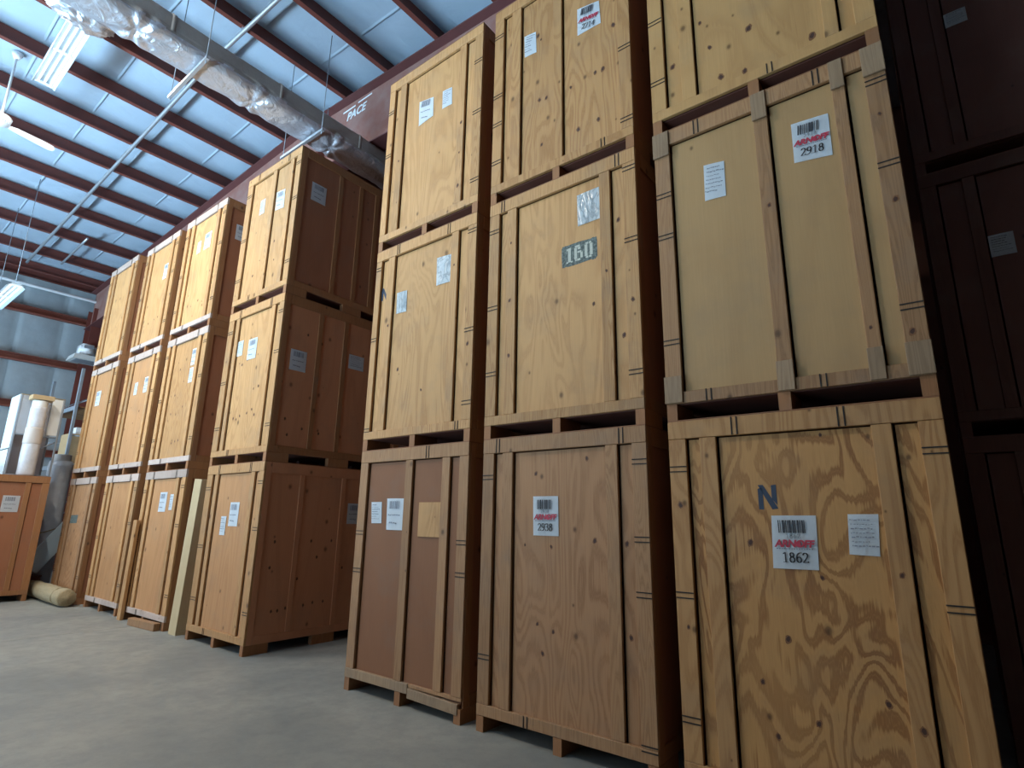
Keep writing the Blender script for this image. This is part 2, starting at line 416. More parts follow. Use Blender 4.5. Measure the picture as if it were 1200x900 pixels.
# ------------------------------------------------------------------ setting: floor
XL, XR, YB, YF = -21.9, 4.5, 7.0, WALL_Y
fl = box('floor', (XL - .3, YF - 3, -.3), (XR + .3, YB + .3, -.06), MT['concrete'], None, 0); fl['kind'] = 'structure'
jx = [XL - .3, -19.8, -10.75, -1.7, XR + .3]
for i, (a, b) in enumerate(zip(jx, jx[1:])):
    o = box('concrete_slab', (a + .006, YF - 3, -.06), (b - .006, YB + .3, 0), MT['concrete'], None, .004); o.parent = fl; o.location = Vector(o.location) - fl.location

# ------------------------------------------------------------------ setting: walls
def wall(name, a, b, mat):
    o = box(name, a, b, mat, None, 0); o['kind'] = 'structure'; return o
WT = plain('insulated_wall', (.62, .70, .74), .5, nscale=2.5, namt=.25, bmp=.3, bdist=.04)
wl = wall('wall_left', (XL - .2, YF, 0), (XL, YB, 9.2), WT)
wb = wall('wall_back', (XL, YB, 0), (XR, YB + .2, 9.2), MT['dark'])  # coloured dark so the gap beside the near stack stays unlit
wr = wall('wall_right', (XR, YF, 0), (XR + .2, YB, 9.2), MT['dark'])  # coloured dark to keep bounce off the right-hand stack
bm = bmesh.new()
for a, b in (((XL, 0), (DOOR_X0, 9.2)), ((DOOR_X1, 0), (XR, 9.2)), ((DOOR_X0, DOOR_Z), (DOOR_X1, 9.2))): add_box(bm, (a[0], YF - .2, a[1]), (b[0], YF, b[1]))
wf = link('wall_front', fin(bm, 'wall_front'), MT['offwhite']); wf['kind'] = 'structure'
def pl(o, parent):   # put a world-placed object under a parent without moving it
    o.parent = parent; o.location = Vector(o.location) - Vector(parent.location); return o
# blanket strips of the end wall, girts, column
yy = [YF, -5.4, -3.4, -2.35, -1.32, -.29, .76, 1.9, 3.0, YB]
for a, b in zip(yy, yy[1:]):
    nz = 10
    bm = bmesh.new(); g = []
    for i in range(9):
        row = []
        for j in range(31):
            s, t = i / 8, j / 30; y = a + (b - a) * s; z = 8.3 * t
            d = .015 + .05 * math.sin(math.pi * s) ** .5 + .012 * noise.noise(Vector((y * 2, z * 1.5, 3)))
            row.append(bm.verts.new((XL + .005 + d, y, z)))
        g.append(row)
    for i in range(8):
        for j in range(30): bm.faces.new((g[i][j], g[i + 1][j], g[i + 1][j + 1], g[i][j + 1]))
    bmesh.ops.solidify(bm, geom=bm.faces[:], thickness=.01)
    bmesh.ops.recalc_face_normals(bm, faces=bm.faces[:])
    pl(link('insulation_strip', fin(bm, 'insulation_strip', True), WT), wl)
for z in (1.5, 3.2, 4.5, 5.82, 7.24):
    bm = bmesh.new(); add_box(bm, (XL + .07, YF + .01, z - .1), (XL + .085, YB, z + .1)); add_box(bm, (XL + .085, YF + .01, z + .088), (XL + .22, YB, z + .1)); add_box(bm, (XL + .085, YF + .01, z - .1), (XL + .22, YB, z - .088)); add_box(bm, (XL + .205, YF + .01, z - .088), (XL + .22, YB, z - .06))
    pl(link('girt', fin(bm, 'girt'), MT['steel_red']), wl)
bm = bmesh.new(); add_box(bm, (XL + .23, 1.24, 0), (XL + .25, 1.54, 7.6)); add_box(bm, (XL + .25, 1.38, 0), (XL + .75, 1.40, 7.6)); add_box(bm, (XL + .75, 1.24, 0), (XL + .77, 1.54, 7.6))
pl(link('column', fin(bm, 'column'), MT['steel_dark']), wl)
pl(link('eave_pipe', tube_me([(XL + .35, YF + .05, 7.92), (XL + .35, YB, 7.92)], .05, 10), MT['white']), wl)

# ------------------------------------------------------------------ setting: roof
RIDGE_X, RIDGE_Z = -10.0, 8.80
def roofz(x): return RIDGE_Z - (.05 if x < RIDGE_X else .055) * abs(x - RIDGE_X)
bm = bmesh.new()
for y in (YF, YB):
    pass
vs = [bm.verts.new((x, y, roofz(x) + dz)) for y in (YF - .2, YB + .2) for x in (XL - .3, RIDGE_X, XR + .3) for dz in (.34, .42)]
I = lambda yi, xi, di: vs[yi * 6 + xi * 2 + di]
for xi in (0, 1):
    bm.faces.new((I(0, xi, 0), I(0, xi + 1, 0), I(1, xi + 1, 0), I(1, xi, 0))); bm.faces.new((I(0, xi, 1), I(0, xi + 1, 1), I(1, xi + 1, 1), I(1, xi, 1)))
    for yi in (0, 1): bm.faces.new((I(yi, xi, 0), I(yi, xi + 1, 0), I(yi, xi + 1, 1), I(yi, xi, 1)))
for xi in (0, 2): bm.faces.new((I(0, xi, 0), I(1, xi, 0), I(1, xi, 1), I(0, xi, 1)))
bmesh.ops.recalc_face_normals(bm, faces=bm.faces[:])
ceil = link('ceiling', fin(bm, 'ceiling'), MT['offwhite']); ceil['kind'] = 'structure'
PX = [4.2, 3.0, 1.8, .6, -.6, -1.8, -3.0, -4.25, -5.45, -6.6, -7.78, -8.9, -9.95, -10.85, -12.05, -13.25, -14.45, -15.72, -17.0, -18.45, -19.95, -21.2, -21.75]
PD = .27
bm = bmesh.new()
for poly in ([(-.0, 0), (.006, 0), (.006, PD), (0, PD)], [(.006, 0), (.08, 0), (.08, .006), (.006, .006)], [(.074, .006), (.08, .006), (.08, .025), (.074, .025)], [(-.07, PD - .006), (0, PD - .006), (0, PD), (-.07, PD)]):
    A = [bm.verts.new((u, YF + .01, z)) for u, z in poly]; B = [bm.verts.new((u, YB, z)) for u, z in poly]
    bm.faces.new(A); bm.faces.new(B[::-1])
    for i in range(4): bm.faces.new((A[i], B[i], B[(i + 1) % 4], A[(i + 1) % 4]))
bmesh.ops.recalc_face_normals(bm, faces=bm.faces[:])
pm = fin(bm, 'purlin'); pm.materials.append(MT['steel_dark'])
for x in PX:
    link('purlin', pm, None, ceil, (x, 0, roofz(x)))
# white faced insulation between the purlins, one blanket per bay, with a tabbed seam about every metre
SEAMS = [-8.4, -7.4, -6.4, -5.4, -4.4, -3.36, -2.35, -1.31, -.3, .68, 1.7, 2.7, 3.7, 4.7, 5.7]
ys = []
for y0 in [YF + .02] + SEAMS:
    ys += [y0 - .03, y0 - .012, y0, y0 + .012, y0 + .03] if y0 in SEAMS else [y0]
edges = [YF + .02] + SEAMS + [YB - .02]
for a, b in zip(edges, edges[1:]): ys += [a + (b - a) * t for t in (.14, .3, .5, .7, .86)]
ys = sorted(set(round(y, 4) for y in ys)) + [YB - .02]
for xa, xb in zip(PX[:-1], PX[1:]):
    bm = bmesh.new(); g = []
    for y in ys:
        sd = min(abs(y - s) for s in SEAMS)
        seam = {True: -.035, False: 0}[sd < .004]
        pu = .03 * math.sin(min(1, sd / .5) * math.pi / 2)
        row = []
        for j in range(9):
            t = j / 8; x = xa - .004 + (xb - xa + .012) * t
            z = roofz(x) + PD + .06 - math.sin(math.pi * t) ** .6 * (.02 + pu * .8) + .012 * noise.noise(Vector((x * 3, y * 2, 0)))
            if 0 < j < 8: z += seam
            else: z = roofz(x) + PD + .02
            row.append(bm.verts.new((x, y, z)))
        g.append(row)
    for r0, r1 in zip(g, g[1:]):
        for j in range(8): bm.faces.new((r0[j], r1[j], r1[j + 1], r0[j + 1]))
    bmesh.ops.solidify(bm, geom=bm.faces[:], thickness=.01)
    bmesh.ops.recalc_face_normals(bm, faces=bm.faces[:])
    link('insulation_blanket', fin(bm, 'insulation_blanket', True), MT['blanket'], ceil)
# rafter: top flange, web, bottom flange, splice plates, maker's stencil
raf = bpy.data.objects.new('rafter', None); COL.objects.link(raf); raf.parent = ceil; raf['label'] = 'red oxide steel rafter with deep web'
RY0, RY1, RW = 1.2, 1.5, 1.35
def rake(name, d0, d1, y0, y1, mat, x0=XL + .25, x1=XR - .05):
    p = [(x0, roofz(x0) - d1), (RIDGE_X, RIDGE_Z - d1), (x1, roofz(x1) - d1), (x1, roofz(x1) - d0), (RIDGE_X, RIDGE_Z - d0), (x0, roofz(x0) - d0)]
    return link(name, prism_me(p, y0, y1, name), mat, raf)
rake('top_flange', .0, .02, RY0, RY1, MT['flange'])
rake('web', .02, 1.2, RW - .008, RW + .008, MT['web'])
rake('bottom_flange', 1.2, 1.22, RY0, RY1, MT['flange'])
for x in (-9.62, -9.58): box('splice_plate', (x, RY0 + .01, roofz(x) - 1.198), (x + .025, RW - .009, roofz(x) - .022), MT['steel_red'], raf)
t = link('maker_stencil', text_me('PACE', .22, .006, .25, 1.0, 'st').copy(), MT['paper'], raf, (-8.68, RW - .013, roofz(-8.7) - .28), (RX, 0, 0))
bm = bmesh.new(); add_box(bm, (-9.1, 0, .0), (-8.75, .002, .03)); add_box(bm, (-8.68, 0, .02), (-8.3, .002, .05))
link('stencil_swoosh', fin(bm, 'swoosh'), MT['paper'], raf, (.04, RW - .013, roofz(-8.7) - .14))
link('brace_rod', tube_me([(-9.3, RY0 - .02, roofz(-9.3) - .3), (-9.3, RY0 - .02, roofz(-9.3) - .02)], .008, 6), MT['galv_dark'], raf)

# ------------------------------------------------------------------ storage crates
CW, CD, CH = 1.47, 2.08, 2.21
FOOT, RB, RT, PR = .11, .19, 2.085, .028       # foot height, bottom rail top, top rail underside, panel recess
def clip_me(length, vertical, mat):
    k = ('clip', round(length, 3), vertical)
    if k in _cache: return _cache[k]
    bm = bmesh.new()
    if vertical: add_box(bm, (-.0035, -.003, 0), (.0035, 0, length))
    else: add_box(bm, (0, -.003, -.0035), (length, 0, .0035))
    me = fin(bm, 'clip'); me.materials.append(mat); _cache[k] = me; return me
T1 = [(.205, .31), (1.15, 1.245)]; T2 = [(.70, .795), (1.17, 1.25)]
def crate(loc, label, ply='ply_orange', lum='lum', side='side', slum='lum_red', batt=T1, lw=.115, rw=.11, caps=False,
          mt=(.33, 1.15), mb=(.48,), mL=(1.9, 1.15, .5), mR=(1.95, 1.4, .45), rot=0, ribs=(.60, 1.0, 1.32), worn=False, group='stacked wooden storage crates', blum=None):
    c = thing('storage_crate', label, 'crate', loc, (0, 0, rot), group)
    P, L, SD, SL = MT[ply], MT[lum], MT[side], MT[slum]
    B = lambda n, a, b, m, bev=.003: box(n, a, b, m, c, bev)
    # carcass panels
    gap = .013      # each panel sits in a rabbet and leaves a shadow gap beside the board on its left and below the top rail
    xs = [lw] + [q for q_ in batt for q in q_] + [CW - rw + .03]
    cuts = [(lw + gap, batt[0][0] + .03)] + [(batt[i][1] + gap, batt[i + 1][0] + .03) for i in range(len(batt) - 1)] + [(batt[-1][1] + gap, CW - .02)]
    for i, (x0, x1) in enumerate(cuts): B('front_panel', (x0, PR, FOOT + .02), (x1, PR + .012, RT - .008), P, 0)
    B('back_panel', (.02, CD - .025, FOOT + .02), (CW - .02, CD - .01, CH - .01), SD, 0)
    B('side_panel', (.014, PR + .016, FOOT), (.03, CD - .026, CH - .01), SD, 0)
    B('side_panel', (CW - .03, PR + .016, FOOT), (CW - .014, CD - .026, CH - .01), SD, 0)
    B('top_panel', (.002, .002, CH - .009), (CW - .002, CD - .002, CH), MT['hardboard'] if ply != 'dark' else SD, 0)
    B('bottom_panel', (.032, PR + .016, FOOT), (CW - .032, CD - .026, FOOT + .018), MT['dark'], 0)  # dark colour stands in for shade inside the fork slots
    # front frame
    rz0 = FOOT + .001
    ra = 0.02 * random.random()
    B('corner_post', (0, .0, RB + .001), (lw, PR, RT - .001), L)
    B('corner_post', (CW - rw, .0, RB + .001), (CW, PR, RT - .001), L)
    B('top_rail', (0, -.002, RT), (CW, PR, CH - .0095), MT[blum] if blum else L)
    if worn:
        B('bottom_rail', (0, -.006, rz0), (.86, PR, RB), MT['lum_grey'])
        o = B('bottom_rail', (.862, -.008, rz0 - .03), (CW - .03, PR, RB - .03), MT['lum_grey']); o.rotation_euler = (0, .03, 0)
        B('packing_strip', (.86, .004, RB - .029), (CW, PR, RB), L)
    else:
        B('bottom_rail', (0, -.002, rz0), (CW, PR, RB), MT[blum] if blum else L)
    for a, b in batt: B('batten', (a, .002, RB + .001), (b, PR, RT - .001), L)
    if caps:
        for a, b in [(0, lw)] + list(batt) + [(CW - rw, CW)]:
            B('cap_block', (a - .004, -.018, RT - .09), (b + .004, -.0022, CH - .012), MT['lum_grey'])
            B('cap_block', (a - .004, -.018, RB - .075), (b + .004, -.0022, RB + .11), MT['lum_grey'])
    # joint clips: pairs of dark slots
    for u in mt:
        for d in (-.016, .016): link('joint_clip', clip_me(CH - RT - .012, True, MT['black']), None, c, (u + d, -.003, RT + .001))
    if not worn:
        for u in mb:
            for d in (-.016, .016): link('joint_clip', clip_me(RB - rz0, True, MT['black']), None, c, (u + d, -.003, rz0))
    for z in mL:
        for d in (-.016, .016): link('joint_clip', clip_me(lw, False, MT['black']), None, c, (0, -.001, z + d))
    for z in mR:
        for d in (-.016, .016): link('joint_clip', clip_me(rw, False, MT['black']), None, c, (CW - rw, -.001, z + d))
    # sides: posts, rails and ribs of thin lumber
    for x0, x1 in ((0, .0135), (CW - .0135, CW)):
        B('side_post', (x0, PR + .001, FOOT), (x1, .10, CH - .0095), SL); B('side_post', (x0, CD - .10, FOOT), (x1, CD - .001, CH - .0095), SL)
        B('side_rail', (x0, .101, CH - .14), (x1, CD - .101, CH - .0095), SL); B('side_rail', (x0, .101, FOOT), (x1, CD - .101, FOOT + .09), SL)
        for y in ribs: B('side_rib', (x0, y, FOOT + .091), (x1, y + .07, CH - .141), SL)
    sm = MT['lum_red'] if lum != 'lum_dark' else MT['lum_dark']
    for x in (.001, CW / 2 - .035, CW - .071):
        for y0, y1 in ((.001, .3), (.88, 1.2), (1.78, CD)): B('skid_block', (x, y0, 0), (x + .07, y1, FOOT - .0005), sm if y0 < .1 or x > 1 else MT['dark'], 0)  # inner blocks painted dark to deepen the slot shade
    return c
YP = PR - .001 - PAPER_T    # y of sheets stuck on the front panel

SX = {'A': -2.725, 'B': -4.36, 'C': -5.99, 'D': -9.33, 'E': -11.51, 'F': -13.30, 'G': -15.07}
SY = {'A': 0, 'B': .01, 'C': .005, 'D': 0, 'E': .012, 'F': .015, 'G': -.05}
def at(s, l, dx=0, dy=0): return (SX[s] + dx, SY[s] + dy, CH * l)
# --- stack A (nearest)
A0 = crate(at('A', 0), 'strong-grained plywood crate with blue letter N and label 1862', 'ply_strong', 'ply_gold', batt=T1, mt=(.431, 1.016), mL=(1.888, 1.112, .415), mR=(1.928, 1.164, .4))
sticker(A0, [(.596, 1.598), (.831, 1.60), (.818, 1.306), (.582, 1.303)], '1862', True, YP, seed=4)
sticker(A0, [(.987, 1.608), (1.129, 1.609), (1.113, 1.393), (.974, 1.397)], None, False, YP, 'tag', seed=9)
bm = bmesh.new()
for q in ([(-.052, -.07), (-.024, -.07), (-.024, .062), (-.052, .05)], [(.024, .07), (.052, .073), (.052, -.045), (.024, -.01)], [(-.05, .073), (-.02, .073), (.056, -.065), (.022, -.07)]):
    bm.faces.new([bm.verts.new((u, 0, z)) for u, z in q])
bmesh.ops.recalc_face_normals(bm, faces=bm.faces[:])
nme = fin(bm, 'letter_n'); link('letter_mark', nme, MT['blue'], A0, (.583, PR - .0015, 1.703))
A1 = crate(at('A', 1), 'smooth tan crate with grey cap blocks and label 2918', 'ply_tan', 'lum_brown', batt=[(.712, .80), (1.185, 1.255)], caps=True, mt=(.324, 1.106), mb=(.289, .952), mL=(1.676, 1.344, .545), mR=(1.949, 1.385, .503))
sticker(A1, [(.933, 1.885), (1.147, 1.868), (1.143, 1.57), (.928, 1.60)], '2918', True, YP, seed=5)
t_ = sticker(A1, [(.353, 1.82), (.495, 1.80), (.490, 1.53), (.346, 1.54)], None, False, YP, 'tag', seed=12)
A2 = crate(at('A', 2), 'knotty plywood crate cut off by the picture top above the 2918 crate', 'ply_knotty', 'ply_knotty', batt=[(.24, .345), (1.19, 1.27)], mt=(), mb=(.848,), mL=(1.5, 1.021, .452), mR=(1.4,))
# --- stack B
B0 = crate(at('B', 0), 'brown plywood crate on the floor with label 2938', 'ply_brown', 'lum_brown', mt=(.159, 1.281), mb=(.466,), mL=(1.889, .521), mR=(1.953, 1.435, 1.086, .192))
sticker(B0, [(.503, 1.73), (.734, 1.73), (.738, 1.438), (.507, 1.438)], '2938', True, YP, seed=6)
B1 = crate(at('B', 1), 'plywood crate stencilled 160 below a crinkled plastic sleeve', 'ply_pale', 'lum', mt=(.157, 1.317), mb=(), mL=(1.915, 1.167, .561), mR=(2.032, 1.42, .382))
sticker(B1, [(.93, 1.98), (1.153, 1.985), (1.154, 1.70), (.935, 1.695)], None, False, YP, 'foil')
bm = bmesh.new(); out = []
for i in range(60):
    a = 2 * math.pi * i / 60; c_, s_ = math.cos(a), math.sin(a); e = .18
    u = .168 * math.copysign(abs(c_) ** e, c_); z = .096 * math.copysign(abs(s_) ** e, s_)
    out.append(bm.verts.new((u + .004 * random.uniform(-1, 1), 0, z + .006 * random.uniform(-1, 1))))
bm.faces.new(out); bmesh.ops.recalc_face_normals(bm, faces=bm.faces[:])
st = link('stencil_patch', fin(bm, 'stencil_patch'), MT['spray'], B1, (.942, PR - .0012, 1.46))
bm = bmesh.new()
def bar(x0, z0, x1, z1): bm.faces.new([bm.verts.new((x, 0, z)) for x, z in ((x0, z0), (x1, z0), (x1, z1), (x0, z1))])
# stencilled 1, 6 and 0 with bridges
bar(-.105, -.06, -.078, .065); bar(-.118, .045, -.106, .062); bar(-.122, -.068, -.105, -.055); bar(-.078, -.068, -.061, -.055)
bar(-.045, -.05, -.020, .05); bar(-.038, .052, .008, .07); bar(-.012, .03, .014, .05); bar(-.018, -.068, .012, -.05); bar(.012, -.05, .034, .0); bar(-.016, .0, .022, .016); bar(-.038, -.066, -.022, -.052)
bar(.052, -.05, .078, .052); bar(.1, -.05, .126, .052); bar(.062, .054, .086, .07); bar(.092, .054, .116, .07); bar(.062, -.068, .086, -.052); bar(.092, -.068, .116, -.052)
bmesh.ops.recalc_face_normals(bm, faces=bm.faces[:])
link('stencil_number', fin(bm, 'stencil_number'), MT['stencil_w'], st, (0, -.0008, 0))
B2 = crate(at('B', 2), 'orange plywood crate with tilted label at the picture top, above crate 160', 'ply_gold', 'ply_gold', batt=[(.215, .33), (.71, .80)], mt=(), mb=(1.197,), mL=(1.883, 1.175, .855, .435), mR=(.962, .272))
sticker(B2, [(.957, 1.66), (1.18, 1.615), (1.193, 1.365), (.957, 1.37)], '2714', True, YP, seed=7)
sticker(B2, [(.357, 1.725), (.494, 1.70), (.503, 1.46), (.364, 1.475)], None, False, YP, 'tag', seed=3)
# --- stack C
C0 = crate(at('C', 0), 'dark brown hardboard crate with bare plywood patch and worn bottom rail', 'hardboard', 'lum_brown', batt=[(.668, .765), (1.15, 1.245)], mt=(.961,), mL=(1.408, 1.058), mR=(1.359, 1.102), worn=True, blum='lum_brown')
sticker(C0, [(.412, 1.732), (.655, 1.73), (.660, 1.441), (.425, 1.442)], None, False, YP, seed=8)
sticker(C0, [(.18, 1.70), (.335, 1.70), (.35, 1.50), (.20, 1.498)], None, False, YP, 'tag', seed=2)
box('plywood_patch', (.865, YP - .008, 1.392), (1.143, PR - .001, 1.692), MT['ply_pale'], C0, .002)
C1 = crate(at('C', 1), 'pale plywood crate with two shiny sleeves above the brown crate', 'ply_pale', 'lum', lw=.085, batt=[(.195, .30), (1.14, 1.235)], mt=(.356, 1.105), mb=(1.307,), mL=(1.989, 1.178, .207), mR=(2.023, 1.026, .345))
sticker(C1, [(.925, 1.885), (1.145, 1.87), (1.15, 1.58), (.935, 1.585)], None, False, YP, 'foil')
sticker(C1, [(.347, 1.65), (.503, 1.645), (.510, 1.41), (.354, 1.415)], None, False, YP, 'foil')
link('letter_mark', nme, None, C1, (.14, PR - .0015, 1.69))
C2 = crate(at('C', 2), 'pale top crate left of the 2714 crate with curling paper label', 'ply_pale', 'lum', lw=.095, batt=[(.19, .29), (1.14, 1.235)], mt=(), mb=(), mL=(1.783, 1.2), mR=(1.75, 1.138, .36))
sticker(C2, [(.51, 1.72), (.738, 1.675), (.745, 1.43), (.52, 1.40)], None, False, YP, seed=11)
sticker(C2, [(.88, 1.672), (1.021, 1.655), (1.03, 1.437), (.885, 1.444)], None, False, YP, 'tag', seed=21)
for z in (1.43, .95):      # scuffed hand marks on the right side
    bm = bmesh.new(); ring = [bm.verts.new((0, .13 * math.cos(a) * (1 + .15 * random.random()), .19 * math.sin(a) * (1 + .15 * random.random()))) for a in [2 * math.pi * i / 18 for i in range(18)]]
    bm.faces.new(ring); bmesh.ops.recalc_face_normals(bm, faces=bm.faces[:])
    link('black_smudge', fin(bm, 'smudge'), MT['black'], C2, (CW - .0128, .33, z))
# --- stack D (its dark side faces the gap)
SXR = CW - .014 + PAPER_T + .0005
D0 = crate(at('D', 0), 'orange crate on the floor whose whole dark right side shows at the gap', 'ply_orange', 'lum', lw=.15, ribs=(.50, 1.13), side='side_pale_lit', slum='side_pale_lit', batt=[(.22, .31), (1.165, 1.255)])
sticker(D0, std_quad(.70, 1.715), None, False, YP, seed=13); sticker(D0, std_quad(.50, 1.54, .135, .235), None, False, YP, 'tag', seed=5)
D1 = crate(at('D', 1), 'middle crate at the gap with a label and a plain paper on its side', 'ply_pale', 'lum', lw=.15, batt=[(.22, .31), (1.165, 1.255)], ribs=(.54, .95, 1.5), side='side_pale_lit')
sticker(D1, std_quad(.615, 1.71), None, False, YP, seed=14); sticker(D1, std_quad(.315, 1.735, .145, .22), None, False, YP, 'tag', seed=6)
D2 = crate(at('D', 2), 'top crate at the gap under the silver duct with label on its side', 'ply_pale', 'lum', lw=.15, batt=[(.73, .83), (1.19, 1.28)], ribs=(.64, 1.0, 1.3))
sticker(D2, [(.86, 1.70), (1.085, 1.675), (1.10, 1.375), (.875, 1.40)], None, False, YP, seed=15); sticker(D2, std_quad(.41, 1.72, .135, .24), None, False, YP, 'tag', seed=7)
def side_sticker(c, y, z, w=.235, h=.28, kind='label', seed=1):
    s = sticker(c, std_quad(0, z, w, h), None, False, 0, kind, seed, True); s.location = (SXR, y + w / 2, z - h / 2)
    return s
side_sticker(D2, .21, 1.745, seed=31); side_sticker(D1, .175, 1.475, seed=32); side_sticker(D1, 1.07, 1.62, .26, .21, 'tag', 33); side_sticker(D0, 1.26, 1.74, .22, .275, seed=34)
# --- stacks E, F, G
E0 = crate(at('E', 0), 'orange crate on the floor beside the leaning tan board', 'ply_orange', 'lum', blum='lum_pale')
sticker(E0, std_quad(.62, 1.88, .25, .29), None, False, YP, seed=16); sticker(E0, std_quad(.985, 1.845, .14, .23), None, False, YP, 'tag', seed=8)
E1 = crate(at('E', 1), 'middle crate with two labels one under the other, third stack from the far end', 'ply_gold', 'lum', blum='lum_pale')
sticker(E1, std_quad(1.0 - .03, 1.90, .17, .27), None, False, YP, seed=17); sticker(E1, std_quad(1.03 - .06, 1.59, .14, .24), None, False, YP, 'tag', seed=9)
E2 = crate(at('E', 2), 'top crate in the third stack from the far end with a label on its side', 'ply_pale', 'lum', blum='lum_pale')
sticker(E2, std_quad(.76, 1.765), None, False, YP, seed=18); sticker(E2, std_quad(.50, 1.69, .13, .22), None, False, YP, 'tag', seed=10)
side_sticker(E2, .2, 1.81, .22, .27, seed=35)
F0 = crate(at('F', 0), 'unlabelled floor crate with pale scuffs behind a leaning stake', 'ply_orange', 'lum', blum='lum_pale')
F1 = crate(at('F', 1), 'middle crate with sooty posts in the second stack from the far end', 'ply_orange', 'lum', blum='lum_pale')
sticker(F1, std_quad(.935, 1.70, .21, .28), None, False, YP, seed=19); sticker(F1, std_quad(.5, 1.655, .14, .23), None, False, YP, 'tag', seed=11)
F2 = crate(at('F', 2), 'top crate in the second stack from the far end with one label', 'ply_pale', 'lum', blum='lum_pale')
sticker(F2, std_quad(.93, 1.66, .21, .30), None, False, YP, seed=20)
G0 = crate(at('G', 0), 'floor crate with grey paint patch at the far end beside the cloth roll', 'ply_brown', 'lum_brown', blum='lum_pale')
bm = bmesh.new(); bm.faces.new([bm.verts.new((u, 0, z)) for u, z in ((0, 0), (.40, .01), (.41, .16), (.01, .15))]); bmesh.ops.recalc_face_normals(bm, faces=bm.faces[:])
link('paint_patch', fin(bm, 'paint_patch'), MT['spray'], G0, (.33, PR - .0015, 1.36))
G1 = crate(at('G', 1), 'middle crate with one label in the farthest stack', 'ply_orange', 'lum', blum='lum_pale')
sticker(G1, std_quad(.46, 1.71, .25, .30), None, False, YP, seed=22)
G2 = crate(at('G', 2), 'top crate without a label in the farthest stack', 'ply_pale', 'lum', blum='lum_pale')
# knots in the plywood and the boards, where the photograph shows them
MT['knot_ring'] = plain('knot_ring', (.20, .085, .03), .6, nscale=60, namt=.4); MT['knot_core'] = plain('knot_core', (.055, .022, .012), .7)
def knot_me(i):
    rr = random.Random(i); bm = bmesh.new(); loops = []
    for r, y in ((1.0, 0), (.62, -.0002), (.0, -.0003)):
        if r == 0: loops.append([bm.verts.new((0, y, 0))]); break
        loops.append([bm.verts.new((r * math.cos(a) * (1 + .2 * rr.uniform(-1, 1)) * .014, y, r * math.sin(a) * (1 + .2 * rr.uniform(-1, 1)) * .02)) for a in [2 * math.pi * k / 12 for k in range(12)]])
    for k in range(12):
        f = bm.faces.new((loops[0][k], loops[0][(k + 1) % 12], loops[1][(k + 1) % 12], loops[1][k])); f.material_index = 0
        f = bm.faces.new((loops[1][k], loops[1][(k + 1) % 12], loops[2][0])); f.material_index = 1
    bmesh.ops.recalc_face_normals(bm, faces=bm.faces[:])
    me = fin(bm, 'knot'); me.materials.append(MT['knot_ring']); me.materials.append(MT['knot_core']); return me
KM = [knot_me(i) for i in range(5)]
def knots(c, pts, batt=T1, lw=.115, rw=.11, sc=1.0):
    for i, (u, z) in enumerate(pts):
        on_post = u < lw or u > CW - rw
        on_batt = any(a - .01 < u < b + .01 for a, b in batt)
        y = -.0012 if on_post else (.0008 if on_batt else PR - .0012)
        o = link('knot', KM[(i * 3 + int(z * 7)) % 5], None, c, (u, y, z), (0, .4 * math.sin(i * 2.3), 0)); k = sc * (.7 + .5 * abs(math.sin(i * 1.7))); o.scale = (k, 1, k)
knots(A0, [(.898, 2.05), (.466, 1.44), (.829, 1.267), (.626, .929), (.472, .688), (1.066, .683), (.74, .53), (.531, .424), (1.2, .597), (1.2, 1.306), (.06, 1.66), (.07, .93)])
knots(A1, [(1.215, .42), (1.40, .36), (1.41, 1.72), (1.42, 1.15), (.76, 1.35)], [(.712, .80), (1.185, 1.255)])
knots(A2, [(.401, .826), (.738, .57), (.459, .568), (1.117, .273), (.686, .235), (.522, .275), (.173, .556), (.62, 1.1), (.95, 1.2), (.5, 1.4), (1.05, .8), (.83, .95)], [(.24, .345), (1.19, 1.27)], sc=1.35)
knots(B0, [(.426, 1.365), (1.041, 1.415), (.669, 1.36), (1.29, 1.402), (.687, .773), (.594, .616), (.526, 1.905), (.985, 2.0), (1.30, .811), (.547, .81)])
knots(B1, [(.255, 1.748), (1.30, 1.634), (1.20, 1.221), (1.32, .682), (1.069, .987), (1.413, .935), (.25, 1.2), (.25, .7)])
knots(B2, [(.554, 1.579), (.519, 1.642), (.879, .869), (1.2, .886), (1.126, .889), (.539, .911), (.616, .895), (1.147, .411), (.95, .405), (.566, .425), (1.31, 1.274)], [(.215, .33), (.71, .80)], sc=1.2)
knots(C1, [(1.19, 1.73), (1.405, .892), (.792, .545), (.432, .804), (.26, 1.3)], [(.195, .30), (1.14, 1.235)], .085)
knots(C2, [(1.19, .763), (1.19, .385), (.24, 1.062), (1.20, 1.114)], [(.19, .29), (1.14, 1.235)], .095)
knots(D1, [(.42, 1.40), (.5, 1.37), (.62, 1.42), (.45, .62), (.53, .60), (.62, .64), (.80, .66), (.92, .70), (1.0, .62), (.9, .98), (1.02, 1.0)], [(.22, .31), (1.165, 1.255)], .15)
knots(D2, [(.6, .7), (.45, .5), (1.0, .6), (.95, .9)], [(.73, .83), (1.19, 1.28)], .15)
knots(E1, [(.5, 1.75), (.6, 1.62), (.8, 1.4), (.55, 1.2), (.9, .98), (.5, .9), (.7, .42), (.82, .44), (.93, .45)]); knots(E2, [(.6, .5), (.85, .55), (1.0, .5)])
knots(F1, [(.5, 1.2), (.9, 1.1), (.7, .9), (1.0, .7)]); knots(F2, [(.4, .55), (.6, .57), (.85, .6), (1.0, .62)])
def side_knots(c, pts):
    for i, (y, z) in enumerate(pts):
        o = link('knot', KM[i % 5], None, c, (CW - .0134, y, z), (0, 0, RX)); o.scale = (1.1, 1, 1.1)
